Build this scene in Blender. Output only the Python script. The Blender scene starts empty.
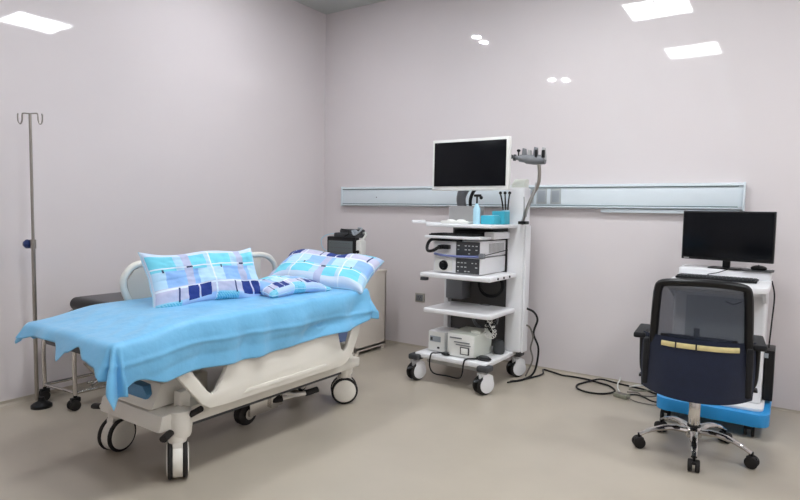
import bpy, bmesh, math, random
from mathutils import Vector, Matrix, noise
random.seed(7)
PI = math.pi
SC = bpy.context.scene
COL = SC.collection

# ------------------------------------------------------------------ camera, world, exposure
F_PX, YAW, PITCH, ROLL, EYE = 572.8, 0.5972, -0.0662, 0.0184, 1.38
fw = Vector((-math.sin(YAW)*math.cos(PITCH), math.cos(YAW)*math.cos(PITCH), math.sin(PITCH)))
r0 = Vector((math.cos(YAW), math.sin(YAW), 0)); u0 = r0.cross(fw)
rt = math.cos(ROLL)*r0 + math.sin(ROLL)*u0
up = -math.sin(ROLL)*r0 + math.cos(ROLL)*u0
cam_d = bpy.data.cameras.new('camera'); cam = bpy.data.objects.new('camera', cam_d); COL.objects.link(cam)
m3 = Matrix((rt, up, -fw)).transposed()
cam.matrix_world = Matrix.Translation((0, 0, EYE)) @ m3.to_4x4()
cam_d.sensor_width = 36; cam_d.lens = F_PX/800*36; cam_d.clip_start = 0.05
SC.camera = cam
SC.view_settings.view_transform = 'Standard'; SC.view_settings.look = 'None'
SC.view_settings.gamma = 1; SC.view_settings.use_curve_mapping = False
SC.view_settings.exposure = 0.04
PANEL_L = 33.0        # emission of the ceiling panels
DOWN_L = 300.0         # emission of the small downlights
w = bpy.data.worlds.new('world'); SC.world = w; w.use_nodes = True
w.node_tree.nodes['Background'].inputs[0].default_value = (0.8, 0.85, 1, 1)
w.node_tree.nodes['Background'].inputs[1].default_value = 0.3

# ------------------------------------------------------------------ room figures (metres)
WL, WB, WR, WF, HC = -4.40, 4.92, 2.4, -1.6, 3.56

# ------------------------------------------------------------------ materials
def s2l(c):
    c /= 255.0
    return c/12.92 if c <= 0.04045 else ((c+0.055)/1.055)**2.4
def rgb(r, g, b): return (s2l(r), s2l(g), s2l(b), 1)
def mat(name, col, rough=0.5, metal=0.0, spec=0.5, noise_amt=0.0, nscale=8.0, bump=0.0, bscale=60.0,
        alpha=1.0, coat=0.0, emis=None, estr=0.0, trans=0.0, sheen=0.0):
    m = bpy.data.materials.new(name); m.use_nodes = True
    nt = m.node_tree; b = nt.nodes['Principled BSDF']
    b.inputs['Base Color'].default_value = col
    b.inputs['Roughness'].default_value = rough
    b.inputs['Metallic'].default_value = metal
    b.inputs['Specular IOR Level'].default_value = spec
    b.inputs['Alpha'].default_value = alpha
    b.inputs['Coat Weight'].default_value = coat
    b.inputs['Transmission Weight'].default_value = trans
    b.inputs['Sheen Weight'].default_value = sheen
    if emis:
        b.inputs['Emission Color'].default_value = emis; b.inputs['Emission Strength'].default_value = estr
    tc = nt.nodes.new('ShaderNodeTexCoord')
    if noise_amt:
        n = nt.nodes.new('ShaderNodeTexNoise'); n.inputs['Scale'].default_value = nscale; n.inputs['Detail'].default_value = 5
        nt.links.new(tc.outputs['Object'], n.inputs['Vector'])
        r = nt.nodes.new('ShaderNodeMapRange')
        r.inputs['From Min'].default_value = .3; r.inputs['From Max'].default_value = .7
        r.inputs['To Min'].default_value = 1-noise_amt; r.inputs['To Max'].default_value = 1+noise_amt
        nt.links.new(n.outputs['Fac'], r.inputs['Value'])
        mx = nt.nodes.new('ShaderNodeVectorMath'); mx.operation = 'SCALE'
        mx.inputs[0].default_value = col[:3]
        nt.links.new(r.outputs['Result'], mx.inputs['Scale']); nt.links.new(mx.outputs[0], b.inputs['Base Color'])
    if bump:
        n = nt.nodes.new('ShaderNodeTexNoise'); n.inputs['Scale'].default_value = bscale; n.inputs['Detail'].default_value = 3
        nt.links.new(tc.outputs['Object'], n.inputs['Vector'])
        bp = nt.nodes.new('ShaderNodeBump'); bp.inputs['Strength'].default_value = bump; bp.inputs['Distance'].default_value = 0.01
        nt.links.new(n.outputs['Fac'], bp.inputs['Height']); nt.links.new(bp.outputs['Normal'], b.inputs['Normal'])
    return m

WALL = mat('glazed_wall', rgb(226, 219, 220), 0.035, noise_amt=.015, nscale=1.2, bump=.006, bscale=1.3)
CEIL = mat('ceiling_paint', rgb(200, 204, 202), 0.9, bump=.05, bscale=80)
FLOOR = mat('vinyl_floor', rgb(183, 173, 158), 0.30, noise_amt=.07, nscale=1.6, bump=.02, bscale=5)
PLASTIC = mat('white_plastic', rgb(236, 236, 232), 0.35, noise_amt=.01)
BEDWH = mat('bed_plastic', rgb(232, 228, 218), 0.4, noise_amt=.015)
BEIGE = mat('beige_plastic', rgb(214, 203, 190), 0.5, noise_amt=.01)
CABWH = mat('cabinet_laminate', rgb(226, 218, 208), 0.45, noise_amt=.01)
CABBL = mat('blue_laminate', rgb(120, 140, 186), 0.4, noise_amt=.02)
METW = mat('white_powder_coat', rgb(236, 236, 238), 0.4, noise_amt=.01)
GREY = mat('grey_plastic', rgb(122, 124, 128), 0.5, noise_amt=.03)
LGREY = mat('light_grey_metal', rgb(178, 178, 178), 0.4, metal=.3)
PANELG = mat('panel_grey', rgb(84, 82, 80), 0.6, noise_amt=.04)
DGREY = mat('dark_grey_plastic', rgb(62, 64, 67), 0.55, noise_amt=.04)
BLACK = mat('black_plastic', rgb(13, 13, 15), 0.42, spec=.35, noise_amt=.05)
RUBBER = mat('black_rubber', rgb(24, 20, 19), 0.7, noise_amt=.06)
CHROME = mat('chrome', rgb(215, 212, 208), 0.16, metal=1.0)
STEEL = mat('brushed_steel', rgb(165, 160, 152), 0.32, metal=1.0, noise_amt=.04, nscale=30)
SCREEN = mat('screen_off', rgb(9, 11, 16), 0.22, spec=.2)
SCREEN2 = mat('monitor_screen_grey', rgb(96, 104, 106), 0.25)
SHEET = mat('blue_sheet', rgb(116, 190, 234), 0.36, noise_amt=.04, nscale=5, bump=.45, bscale=14, sheen=.2)
VINYL = mat('grey_vinyl', rgb(72, 70, 74), 0.38, noise_amt=.05, bump=.05)
BLUEP = mat('blue_plastic', rgb(40, 150, 218), 0.35, noise_amt=.02)
BLUEI = mat('blue_inlay', rgb(86, 142, 184), 0.5)
NAVYK = mat('navy_knob', rgb(28, 48, 98), 0.35)
TEAL = mat('teal_card', rgb(60, 176, 200), 0.5, noise_amt=.04)
PALEB = mat('pale_blue_film', rgb(178, 222, 240), 0.35)
RAILW = mat('rail_aluminium', rgb(224, 234, 240), 0.3, noise_amt=.01)
TEALD = mat('dark_teal_strip', rgb(84, 110, 112), 0.5)
SOCKG = mat('socket_grey', rgb(178, 184, 186), 0.4)
SOCKM = mat('socket_plate', rgb(172, 168, 158), 0.45)
NAVYF = mat('navy_fabric', rgb(13, 22, 46), 0.9, noise_amt=.12, nscale=30, bump=.2, bscale=250, sheen=.15)
BLKF = mat('black_fabric', rgb(17, 17, 21), 0.9, noise_amt=.1, nscale=30, bump=.2, bscale=250, sheen=.1)
MESHF = mat('grey_mesh_fabric', rgb(60, 68, 84), 0.8, alpha=.55, noise_amt=.03)
YELLOW = mat('yellow_label', rgb(224, 208, 150), 0.5, noise_amt=.08, nscale=25)
TUBEB = mat('blue_grey_tube', rgb(110, 120, 170), 0.35)
GREENW = mat('pale_green_paint', rgb(228, 232, 222), 0.4, noise_amt=.01)
LABEL = mat('label_grey', rgb(160, 168, 176), 0.5)
DUSTY = mat('dusty_adapter', rgb(128, 128, 112), 0.6, noise_amt=.15, nscale=40)
KEYS = mat('dark_keys', rgb(50, 54, 56), 0.5)
LED = mat('button_white', rgb(210, 214, 214), 0.5)
CABLEG = mat('grey_cable', rgb(110, 104, 98), 0.6)
LAMP = mat('lamp_diffuser', (1, 1, 1, 1), 0.5, emis=(0.93, 0.97, 1, 1), estr=PANEL_L)
DLAMP = mat('downlight_lens', (1, 1, 1, 1), 0.5, emis=(0.93, 0.95, 1, 1), estr=DOWN_L)
def plaid_material():
    m = bpy.data.materials.new('plaid_cotton'); m.use_nodes = True
    nt = m.node_tree; b = nt.nodes['Principled BSDF']; b.inputs['Roughness'].default_value = .8
    a = nt.nodes.new('ShaderNodeAttribute'); a.attribute_name = 'weave'
    n = nt.nodes.new('ShaderNodeTexNoise'); n.inputs['Scale'].default_value = 60
    tc = nt.nodes.new('ShaderNodeTexCoord'); nt.links.new(tc.outputs['Object'], n.inputs['Vector'])
    bp = nt.nodes.new('ShaderNodeBump'); bp.inputs['Strength'].default_value = .2; bp.inputs['Distance'].default_value = .005
    nt.links.new(n.outputs['Fac'], bp.inputs['Height']); nt.links.new(bp.outputs['Normal'], b.inputs['Normal'])
    nt.links.new(a.outputs['Color'], b.inputs['Base Color'])
    return m
PLAID = plaid_material()

# ------------------------------------------------------------------ mesh helpers
def smooth_path(pts, k=6, closed=False):
    P = [Vector(p) for p in pts]; n = len(P); out = []
    rng = n if closed else n-1
    for i in range(rng):
        a = P[(i-1) % n] if (closed or i > 0) else P[0]*2-P[1]
        b = P[i]; c = P[(i+1) % n]
        d = P[(i+2) % n] if (closed or i+2 < n) else P[-1]*2-P[-2]
        for j in range(k):
            t = j/k
            out.append(.5*((2*b)+(c-a)*t+(2*a-5*b+4*c-d)*t*t+(3*b-a-3*c+d)*t**3))
    if not closed: out.append(P[-1])
    return out
class M:
    def __init__(s): s.bm = bmesh.new()
    def _add(s, t):
        me = bpy.data.meshes.new('t'); t.to_mesh(me); t.free(); s.bm.from_mesh(me); bpy.data.meshes.remove(me); return s
    def box(s, x0, x1, y0, y1, z0, z1, bev=0.0, seg=2, taper=(1, 1), rot=None, piv=None):
        t = bmesh.new(); bmesh.ops.create_cube(t, size=1)
        cx, cy = (x0+x1)/2, (y0+y1)/2
        for v in t.verts:
            k = taper if v.co.z > 0 else (1, 1)
            v.co = Vector((cx+v.co.x*(x1-x0)*k[0], cy+v.co.y*(y1-y0)*k[1], z0+(v.co.z+.5)*(z1-z0)))
        if bev: bmesh.ops.bevel(t, geom=t.edges[:], offset=bev, segments=seg, profile=.6, affect='EDGES', clamp_overlap=True)
        if rot is not None:
            p = Vector(piv) if piv else Vector((cx, cy, (z0+z1)/2))
            bmesh.ops.transform(t, matrix=Matrix.Translation(p) @ rot @ Matrix.Translation(-p), verts=t.verts)
        return s._add(t)
    def cyl(s, p0, p1, r, r1=None, n=16, bev=0.0):
        r1 = r if r1 is None else r1
        p0, p1 = Vector(p0), Vector(p1); d = p1-p0; L = d.length
        t = bmesh.new(); bmesh.ops.create_cone(t, cap_ends=True, segments=n, radius1=r, radius2=r1, depth=L)
        if bev:
            ed = [e for e in t.edges if len(e.link_faces) == 2 and any(len(f.verts) > 4 for f in e.link_faces)]
            bmesh.ops.bevel(t, geom=ed, offset=bev, segments=2, profile=.5, affect='EDGES', clamp_overlap=True)
        q = d.to_track_quat('Z', 'Y').to_matrix().to_4x4()
        bmesh.ops.transform(t, matrix=Matrix.Translation((p0+p1)/2) @ q, verts=t.verts)
        return s._add(t)
    def sph(s, c, r, sc=(1, 1, 1), n=14):
        t = bmesh.new(); bmesh.ops.create_uvsphere(t, u_segments=n, v_segments=max(6, n//2+1), radius=r)
        for v in t.verts: v.co = Vector((c[0]+v.co.x*sc[0], c[1]+v.co.y*sc[1], c[2]+v.co.z*sc[2]))
        return s._add(t)
    def tube(s, pts, r, n=8, k=6, closed=False, flat=1.0):
        P = smooth_path(pts, k, closed) if k > 1 else [Vector(p) for p in pts]
        bm = s.bm; rings = []; N = len(P); nrm = None
        for i, p in enumerate(P):
            if closed: tg = P[(i+1) % N]-P[(i-1) % N]
            else: tg = P[min(i+1, N-1)]-P[max(i-1, 0)]
            tg = tg.normalized() if tg.length > 1e-9 else Vector((0, 0, 1))
            if nrm is None: nrm = tg.orthogonal().normalized() if abs(tg.z) > .99 else tg.cross(Vector((0, 0, 1))).normalized()
            nrm = (nrm-tg*nrm.dot(tg)); nrm = nrm.normalized() if nrm.length > 1e-6 else tg.orthogonal().normalized()
            bn = tg.cross(nrm); rr = r[i*len(r)//N] if isinstance(r, (list, tuple)) else r
            rings.append([bm.verts.new(p+nrm*rr*math.cos(2*PI*j/n)+bn*rr*flat*math.sin(2*PI*j/n)) for j in range(n)])
        for i in range(N if closed else N-1):
            a, b = rings[i], rings[(i+1) % N]
            for j in range(n): bm.faces.new((a[j], a[(j+1) % n], b[(j+1) % n], b[j]))
        if not closed: bm.faces.new(rings[0][::-1]); bm.faces.new(rings[-1])
        return s
    def lathe(s, prof, c=(0, 0, 0), n=20):        # prof: (r, z) pairs, about the Z axis
        bm = s.bm; rings = []
        for r, z in prof:
            rings.append([bm.verts.new((c[0]+r*math.cos(2*PI*j/n), c[1]+r*math.sin(2*PI*j/n), c[2]+z)) for j in range(n)])
        for a, b in zip(rings, rings[1:]):
            for j in range(n): bm.faces.new((a[j], a[(j+1) % n], b[(j+1) % n], b[j]))
        bm.faces.new(rings[0][::-1]); bm.faces.new(rings[-1]); return s
    def prism(s, poly, axis, a0, a1, bev=0.0):    # poly in the two other axes, extruded along axis
        t = bmesh.new()
        def mk(p, a):
            return {'x': (a, p[0], p[1]), 'y': (p[0], a, p[1]), 'z': (p[0], p[1], a)}[axis]
        A = [t.verts.new(mk(p, a0)) for p in poly]; B = [t.verts.new(mk(p, a1)) for p in poly]
        n = len(poly)
        t.faces.new(A); t.faces.new(B[::-1])
        for i in range(n): t.faces.new((A[i], B[i], B[(i+1) % n], A[(i+1) % n]))
        bmesh.ops.recalc_face_normals(t, faces=t.faces)
        if bev: bmesh.ops.bevel(t, geom=t.edges[:], offset=bev, segments=2, profile=.6, affect='EDGES', clamp_overlap=True)
        return s._add(t)
    def out(s, name, material, parent=None, world=False, loc=(0, 0, 0), rz=0.0, sm=True, label=None, kind=None):
        me = bpy.data.meshes.new(name)
        if world and parent is not None:
            r = parent
            while r.parent: r = r.parent
            o = r.location
            for v in s.bm.verts: v.co -= o
        bmesh.ops.recalc_face_normals(s.bm, faces=s.bm.faces)
        s.bm.to_mesh(me); s.bm.free(); me.materials.append(material)
        if sm:
            me.shade_smooth(); me.set_sharp_from_angle(angle=math.radians(38))
        ob = bpy.data.objects.new(name, me); COL.objects.link(ob); ob.parent = parent
        ob.location = loc; ob.rotation_euler = (0, 0, rz)
        if label: ob['label'] = label
        if kind: ob['kind'] = kind
        return ob
def thing(name, label, cat, loc=(0, 0, 0), rz=0.0, group=None):
    o = bpy.data.objects.new(name, None); COL.objects.link(o); o.empty_display_size = .1
    o.location = loc; o.rotation_euler = (0, 0, rz); o['label'] = label; o['category'] = cat
    if group: o['group'] = group
    return o
def tag(o, label, cat, group=None):
    o['label'] = label; o['category'] = cat
    if group: o['group'] = group
    return o
def copy_tree(o, parent=None):
    c = o.copy(); COL.objects.link(c); c.parent = parent
    for ch in list(o.children): copy_tree(ch, c)
    return c
def RX(a): return Matrix.Rotation(a, 4, 'X')
def RY(a): return Matrix.Rotation(a, 4, 'Y')
def RZ(a): return Matrix.Rotation(a, 4, 'Z')

# ------------------------------------------------------------------ the room
def struct(name, m, material, label=None):
    o = m.out(name, material, sm=False); o['kind'] = 'structure'
    if label: o['label'] = label
    return o
struct('floor', M().box(WL-.1, WR+.1, WF-.1, WB+.1, -.1, 0), FLOOR, 'beige-grey sheet vinyl floor')
struct('ceiling', M().box(WL-.1, WR+.1, WF-.1, WB+.1, HC, HC+.1), CEIL, 'pale grey flat ceiling')
struct('wall_left', M().box(WL-.1, WL, WF-.1, WB+.1, 0, HC), WALL, 'glossy off-white wall behind the bed')
struct('wall_back', M().box(WL, WR, WB, WB+.1, 0, HC), WALL, 'glossy off-white wall behind the equipment carts')
struct('wall_right', M().box(WR, WR+.1, WF-.1, WB+.1, 0, HC), WALL)
struct('wall_front', M().box(WL, WR, WF-.1, WF, 0, HC), WALL)
cove = [(0, 0), (.03, 0), (.014, .006), (.006, .016), (.004, .036), (0, .036)]
struct('baseboard_left', M().prism([(WL+a, b) for a, b in cove], 'y', WF, WB), FLOOR, 'low coved vinyl skirting along the left wall')
struct('baseboard_back', M().prism([(WB-a*.6, b*.5) for a, b in cove], 'x', WL, WR), FLOOR)

# ceiling lights (seen mirrored in the glossy walls, except two panels added for fill)
def ceiling_panel(x, y, label, first=[None]):
    if first[0] is None:
        t = thing('ceiling_light', label, 'ceiling light', (x, y, HC), 0, 'square ceiling light panels')
        f = M()
        for sx in (-1, 1): f.box(sx*.31-.012, sx*.31+.012, -.322, .322, -.022, 0, .003)
        for sy in (-1, 1): f.box(-.3, .3, sy*.31-.012, sy*.31+.012, -.022, 0, .003)
        f.box(-.006, .006, -.3, .3, -.020, 0)
        f.out('frame', METW, t)
        for a, b in ((-.298, -.006), (.006, .298)):
            M().box(a, b, -.298, .298, -.014, -.006).out('diffuser', LAMP, t)
        first[0] = t
    else:
        t = copy_tree(first[0]); t.location = (x, y, HC); t['label'] = label
    return t
ceiling_panel(-1.26, 3.30, 'square ceiling light mirrored highest on the back wall, cut by the picture edge')
ceiling_panel(-1.17, 1.42, 'square ceiling light whose reflection is the smaller, lower one on the back wall')
ceiling_panel(1.45, 3.30, 'added square fill light over the chair side of the room, unseen, outside the picture')  # unseen panel, added to brighten the room
ceiling_panel(1.45, 1.42, 'added square fill light to the right of the camera, unseen, outside the picture')  # second added panel, placed so no wall reflection shows it
def downlight(x, y, label, first=[None]):
    if first[0] is None:
        t = thing('downlight', label, 'ceiling light', (x, y, HC), 0, 'small downlights set in pairs in the ceiling')
        M().lathe([(.055, -.004), (.072, -.006), (.075, -.001), (.055, 0)], n=24).out('bezel', METW, t)
        M().lathe([(.001, -.010), (.054, -.008), (.054, -.003), (.001, -.003)], n=24).out('lens', DLAMP, t)
        first[0] = t
    else:
        t = copy_tree(first[0]); t.location = (x, y, HC); t['label'] = label
for i, (x, y, lb) in enumerate([
        (-3.33, 3.35, 'round ceiling downlight nearer the back wall, of the pair above the bed head'),
        (-3.35, 3.10, 'round ceiling downlight nearer the camera, of the pair above the bed head'),
        (-3.31, .70, 'round ceiling downlight nearer the left wall, of the pair before the bed foot'),
        (-3.13, .57, 'round ceiling downlight further from the left wall, of the pair before the bed foot')]):
    downlight(x, y, lb)

# ------------------------------------------------------------------ wall rail
t = thing('equipment_rail', 'long pale metal medical rail with two dark grooves along the back wall', 'wall rail', (-2.19, WB, 1.43))
X0, X1 = -4.085, -.298
M().box(X0, X1, WB-.055, WB-.001, 1.462, 1.614, .004).out('rail_body', RAILW, t, True)
M().prism([(WB-.001, 1.638), (WB-.03, 1.642), (WB-.066, 1.628), (WB-.066, 1.618), (WB-.001, 1.618)], 'x', X0, X1).out('top_lip', RAILW, t, True)
M().prism([(WB-.001, 1.458), (WB-.066, 1.458), (WB-.066, 1.448), (WB-.03, 1.436), (WB-.001, 1.436)], 'x', X0, X1).out('bottom_lip', RAILW, t, True)
for z in (1.612, 1.456): M().box(X0+.01, X1-.03, WB-.062, WB-.01, z, z+.009).out('groove', TEALD, t, True)
for a, b in ((X0-.012, X0), (X1, X1+.014)): M().box(a, b, WB-.07, WB-.001, 1.434, 1.644, .003).out('end_cap', RAILW, t, True)
M().box(-1.31, X1-.02, WB-.045, WB-.002, 1.408, 1.436, .004).out('lower_channel', RAILW, t, True)
for k, x in enumerate((-1.935, -1.815, -1.69)):
    s_ = M().box(x-.046, x+.046, WB-.062, WB-.05, 1.475, 1.605, .003).out('outlet_plate', SOCKG, t, True)
    M().box(x-.032, x+.032, WB-.066, WB-.06, 1.49, 1.59, .003).out('outlet_cover', LABEL, s_, True)
M().cyl((-3.62, WB-.057, 1.53), (-3.62, WB-.054, 1.53), .006, n=10).out('screw_hole', DGREY, t, True)

t = thing('wall_socket', 'small grey metal wall socket low on the back wall left of the endoscopy cart', 'wall socket', (-3.085, WB, .515))
M().box(-3.14, -3.03, WB-.012, WB-.001, .468, .558, .003).out('plate', SOCKM, t, True)
M().box(-3.125, -3.045, WB-.018, WB-.012, .482, .544, .003).out('cover', GREY, t, True)
h = M()
for dx, dz in ((-.012, .008), (.012, .008), (0, -.012)): h.box(-3.085+dx-.003, -3.085+dx+.003, WB-.0195, WB-.017, .513+dz-.006, .513+dz+.006)
h.out('socket_holes', BLACK, t, True, kind='stuff')

# ------------------------------------------------------------------ hospital bed
BX0, BX1, BY0, BY1, BZ = -3.19, -2.43, 1.36, 3.13, .825
bed = thing('hospital_bed', 'white wheeled hospital bed with folded side rail under the blue sheet', 'bed', (-2.81, 2.35, 0))
M().prism([(BY0+.03, .66), (BY1, .66), (BY1, BZ-.012), (BY0+.33, BZ-.012), (BY0+.16, BZ-.035), (BY0+.03, BZ-.06)], 'x', BX0+.02, BX1-.02, .02).out('mattress', DGREY, bed, True)
f = M()
for x in (BX0+.04, BX1-.09): f.box(x, x+.05, BY0+.30, BY1, .60, .655, .008)
for y in (BY0+.30, 1.95, 2.5, BY1-.05): f.box(BX0+.06, BX1-.06, y, y+.05, .605, .65, .006)
f.out('deck_frame', BEDWH, bed, True)
for y in (1.95, 2.85):
    M().box(-2.93, -2.69, y-.09, y+.09, .28, .46, .012).box(-2.9, -2.72, y-.07, y+.07, .46, .605, .01).out('lift_column', BEDWH, bed, True)
# base chassis cover with a hump at the foot end
M().prism([(1.62, .262), (3.22, .262), (3.22, .33), (2.9, .36), (1.9, .36), (1.64, .345)], 'x', -3.08, -2.52, .016).out('base_cover', BEDWH, bed, True)
M().prism([(1.64, .35), (2.0, .36), (1.93, .47), (1.82, .50), (1.70, .48)], 'x', -3.04, -2.62, .02).out('foot_hump', BEDWH, bed, True)
M().prism([(-2.92, .40), (-2.675, .40), (-2.66, .425), (-2.70, .465), (-2.86, .47)], 'y', 1.645, 1.72, .004).out('cover_inlay', BLUEI, bed, True, label='blue inlay of the base cover')
M().box(-3.02, -2.58, 1.78, 3.1, .225, .262, .004).out('chassis', DGREY, bed, True)
# casters: housing part with two wheel sub-parts
def bed_caster(x, y, a, first=[None]):
    if first[0] is None:
        h = M()
        h.lathe([(.044, .19), (.048, .205), (.044, .25), (.030, .275)], n=20)
        h.cyl((0, 0, .18), (0, 0, .205), .034)
        h.cyl((-.025, 0, .096), (.025, 0, .096), .090, n=28, bev=.006).box(-.024, .024, -.05, .05, .14, .195, .006)
        c = h.out('caster', BEDWH, bed)
        for s in (-1, 1):
            wv = M().cyl((s*.026, .0, .096), (s*.048, .0, .096), .096, n=28, bev=.009).out('tyre', RUBBER, c)
            M().cyl((s*.046, .0, .096), (s*.053, .0, .096), .082, .077, n=28, bev=.003).out('wheel_cover', BEDWH, c)
        first[0] = c
    else:
        c = copy_tree(first[0], bed)
    c.location = (x+2.81, y-2.35, 0); c.rotation_euler = (0, 0, a)
    return c
bed_caster(-2.535, 1.735, .97)
bed_caster(-3.10, 1.735, .22)
bed_caster(-2.60, 3.14, -.80)
bed_caster(-3.06, 3.14, .35)
for x, y, zt in ((-2.56, 1.78, .44), (-2.60, 3.14, .44), (-3.06, 1.80, .44), (-3.06, 3.14, .44)):
    M().box(x-.03, x+.03, y-.03, y+.03, .26, zt, .01).out('corner_post', BEDWH, bed, True)
for x, y in ((-2.54, 1.75), (-3.07, 1.75), (-2.6, 3.14), (-3.06, 3.14)):
    M().lathe([(.054, .212), (.060, .225), (.066, .30), (.060, .35), (.02, .368)], (x, y, 0), 20).out('corner_boss', BEDWH, bed, True)
# brake pedals with black caps
def pedal(p0, p1):
    p0, p1 = Vector(p0), Vector(p1); d = (p1-p0).normalized()
    c = M().tube([p0, (p0+p1)/2, p1], .014, 8, 3).out('brake_pedal', BEDWH, bed, True)
    M().tube([p1-d*.022, p1+d*.01, p1+d*.048], .021, 10, 3, flat=.8).out('pedal_cap', RUBBER, c, True)
pedal((-2.55, 1.74, .26), (-2.51, 1.665, .25))
pedal((-2.53, 1.77, .30), (-2.475, 1.79, .335))
pedal((-3.12, 1.76, .24), (-3.30, 1.74, .21))
# central fifth wheel and its long pedal
M().cyl((-2.86, 2.43, .075), (-2.80, 2.43, .075), .075, n=24, bev=.01).out('central_wheel', RUBBER, bed, True)
M().cyl((-2.80, 2.43, .075), (-2.785, 2.43, .075), .035, n=16).box(-2.79, -2.77, 2.42, 2.66, .06, .16, .006).box(-2.80, -2.75, 2.58, 2.68, .08, .19, .006).out('wheel_bracket', CHROME, bed, True)
lv = M().tube([(-2.76, 2.58, .20), (-2.73, 2.68, .165), (-2.70, 2.73, .14), (-2.665, 2.82, .138)], .015, 8, 3).tube([(-2.74, 2.64, .13), (-2.72, 2.68, .13), (-2.69, 2.74, .138)], .011, 8, 3).out('steering_lever', BEDWH, bed, True)
M().tube([(-2.67, 2.81, .138), (-2.655, 2.85, .142), (-2.64, 2.90, .148)], .021, 10, 2).out('pedal_cap', RUBBER, lv, True)
M().tube([(-2.765, 2.60, .125), (-2.75, 2.63, .125), (-2.735, 2.66, .128)], .021, 10, 2).out('pedal_cap', RUBBER, lv, True)
# raised far side rail
loop = [(-3.22, 1.98, .74), (-3.22, 1.90, .80), (-3.22, 1.85, .92), (-3.22, 1.88, 1.00), (-3.22, 1.98, 1.045), (-3.22, 2.3, 1.05), (-3.22, 2.75, 1.05),
        (-3.22, 2.93, 1.045), (-3.22, 3.02, 1.00), (-3.22, 3.05, .92), (-3.22, 2.99, .80), (-3.22, 2.93, .74)]
sr = M().tube(loop, .020, 10, 5, flat=1.0).out('side_rail', BEDWH, bed, True)
M().prism([(1.98, .72), (1.89, .82), (1.87, .94), (1.92, 1.01), (2.02, 1.03), (2.10, 1.03), (2.10, .72)], 'x', -3.228, -3.212).out('rail_panel', BEIGE, sr, True)
M().prism([(2.70, .72), (2.70, 1.03), (2.9, 1.03), (2.9, .90), (2.84, .82), (2.84, .72)], 'x', -3.228, -3.212).out('rail_panel', BEIGE, sr, True)
for y in (2.25, 2.65): M().box(-3.215, -3.17, y, y+.08, .6, .76, .006).out('rail_bracket', BEDWH, sr, True)
# lowered near side rail: moulded panel with a V-shaped grip notch at either end
XR = -2.405
poly = [(1.655, .50), (1.72, .42), (1.79, .335), (1.84, .305), (1.92, .30), (2.86, .30), (2.93, .315), (2.99, .37), (3.06, .50), (3.07, .56),
        (2.99, .56), (2.93, .42), (2.90, .395), (2.87, .42), (2.83, .56),
        (1.97, .56), (1.93, .47), (1.875, .385), (1.85, .375), (1.82, .40), (1.75, .49), (1.71, .56), (1.66, .56)]
nr = M().prism([(a, b+.055) for a, b in poly], 'x', XR-.03, XR, .007).out('side_rail', BEDWH, bed, True)
for y in (2.2, 2.6): M().box(XR-.04, XR-.012, y, y+.07, .42, .64, .006).out('rail_bracket', BEDWH, nr, True)
M().prism([(2.05, .385), (2.75, .385), (2.72, .405), (2.08, .405)], 'x', XR-.002, XR+.006, .002).out('moulded_ridge', BEDWH, nr, True)
# head board edge
M().box(BX0+.05, BX1-.05, BY1+.01, BY1+.05, .62, .865, .02, 3).out('headboard', BEDWH, bed, True)

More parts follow.
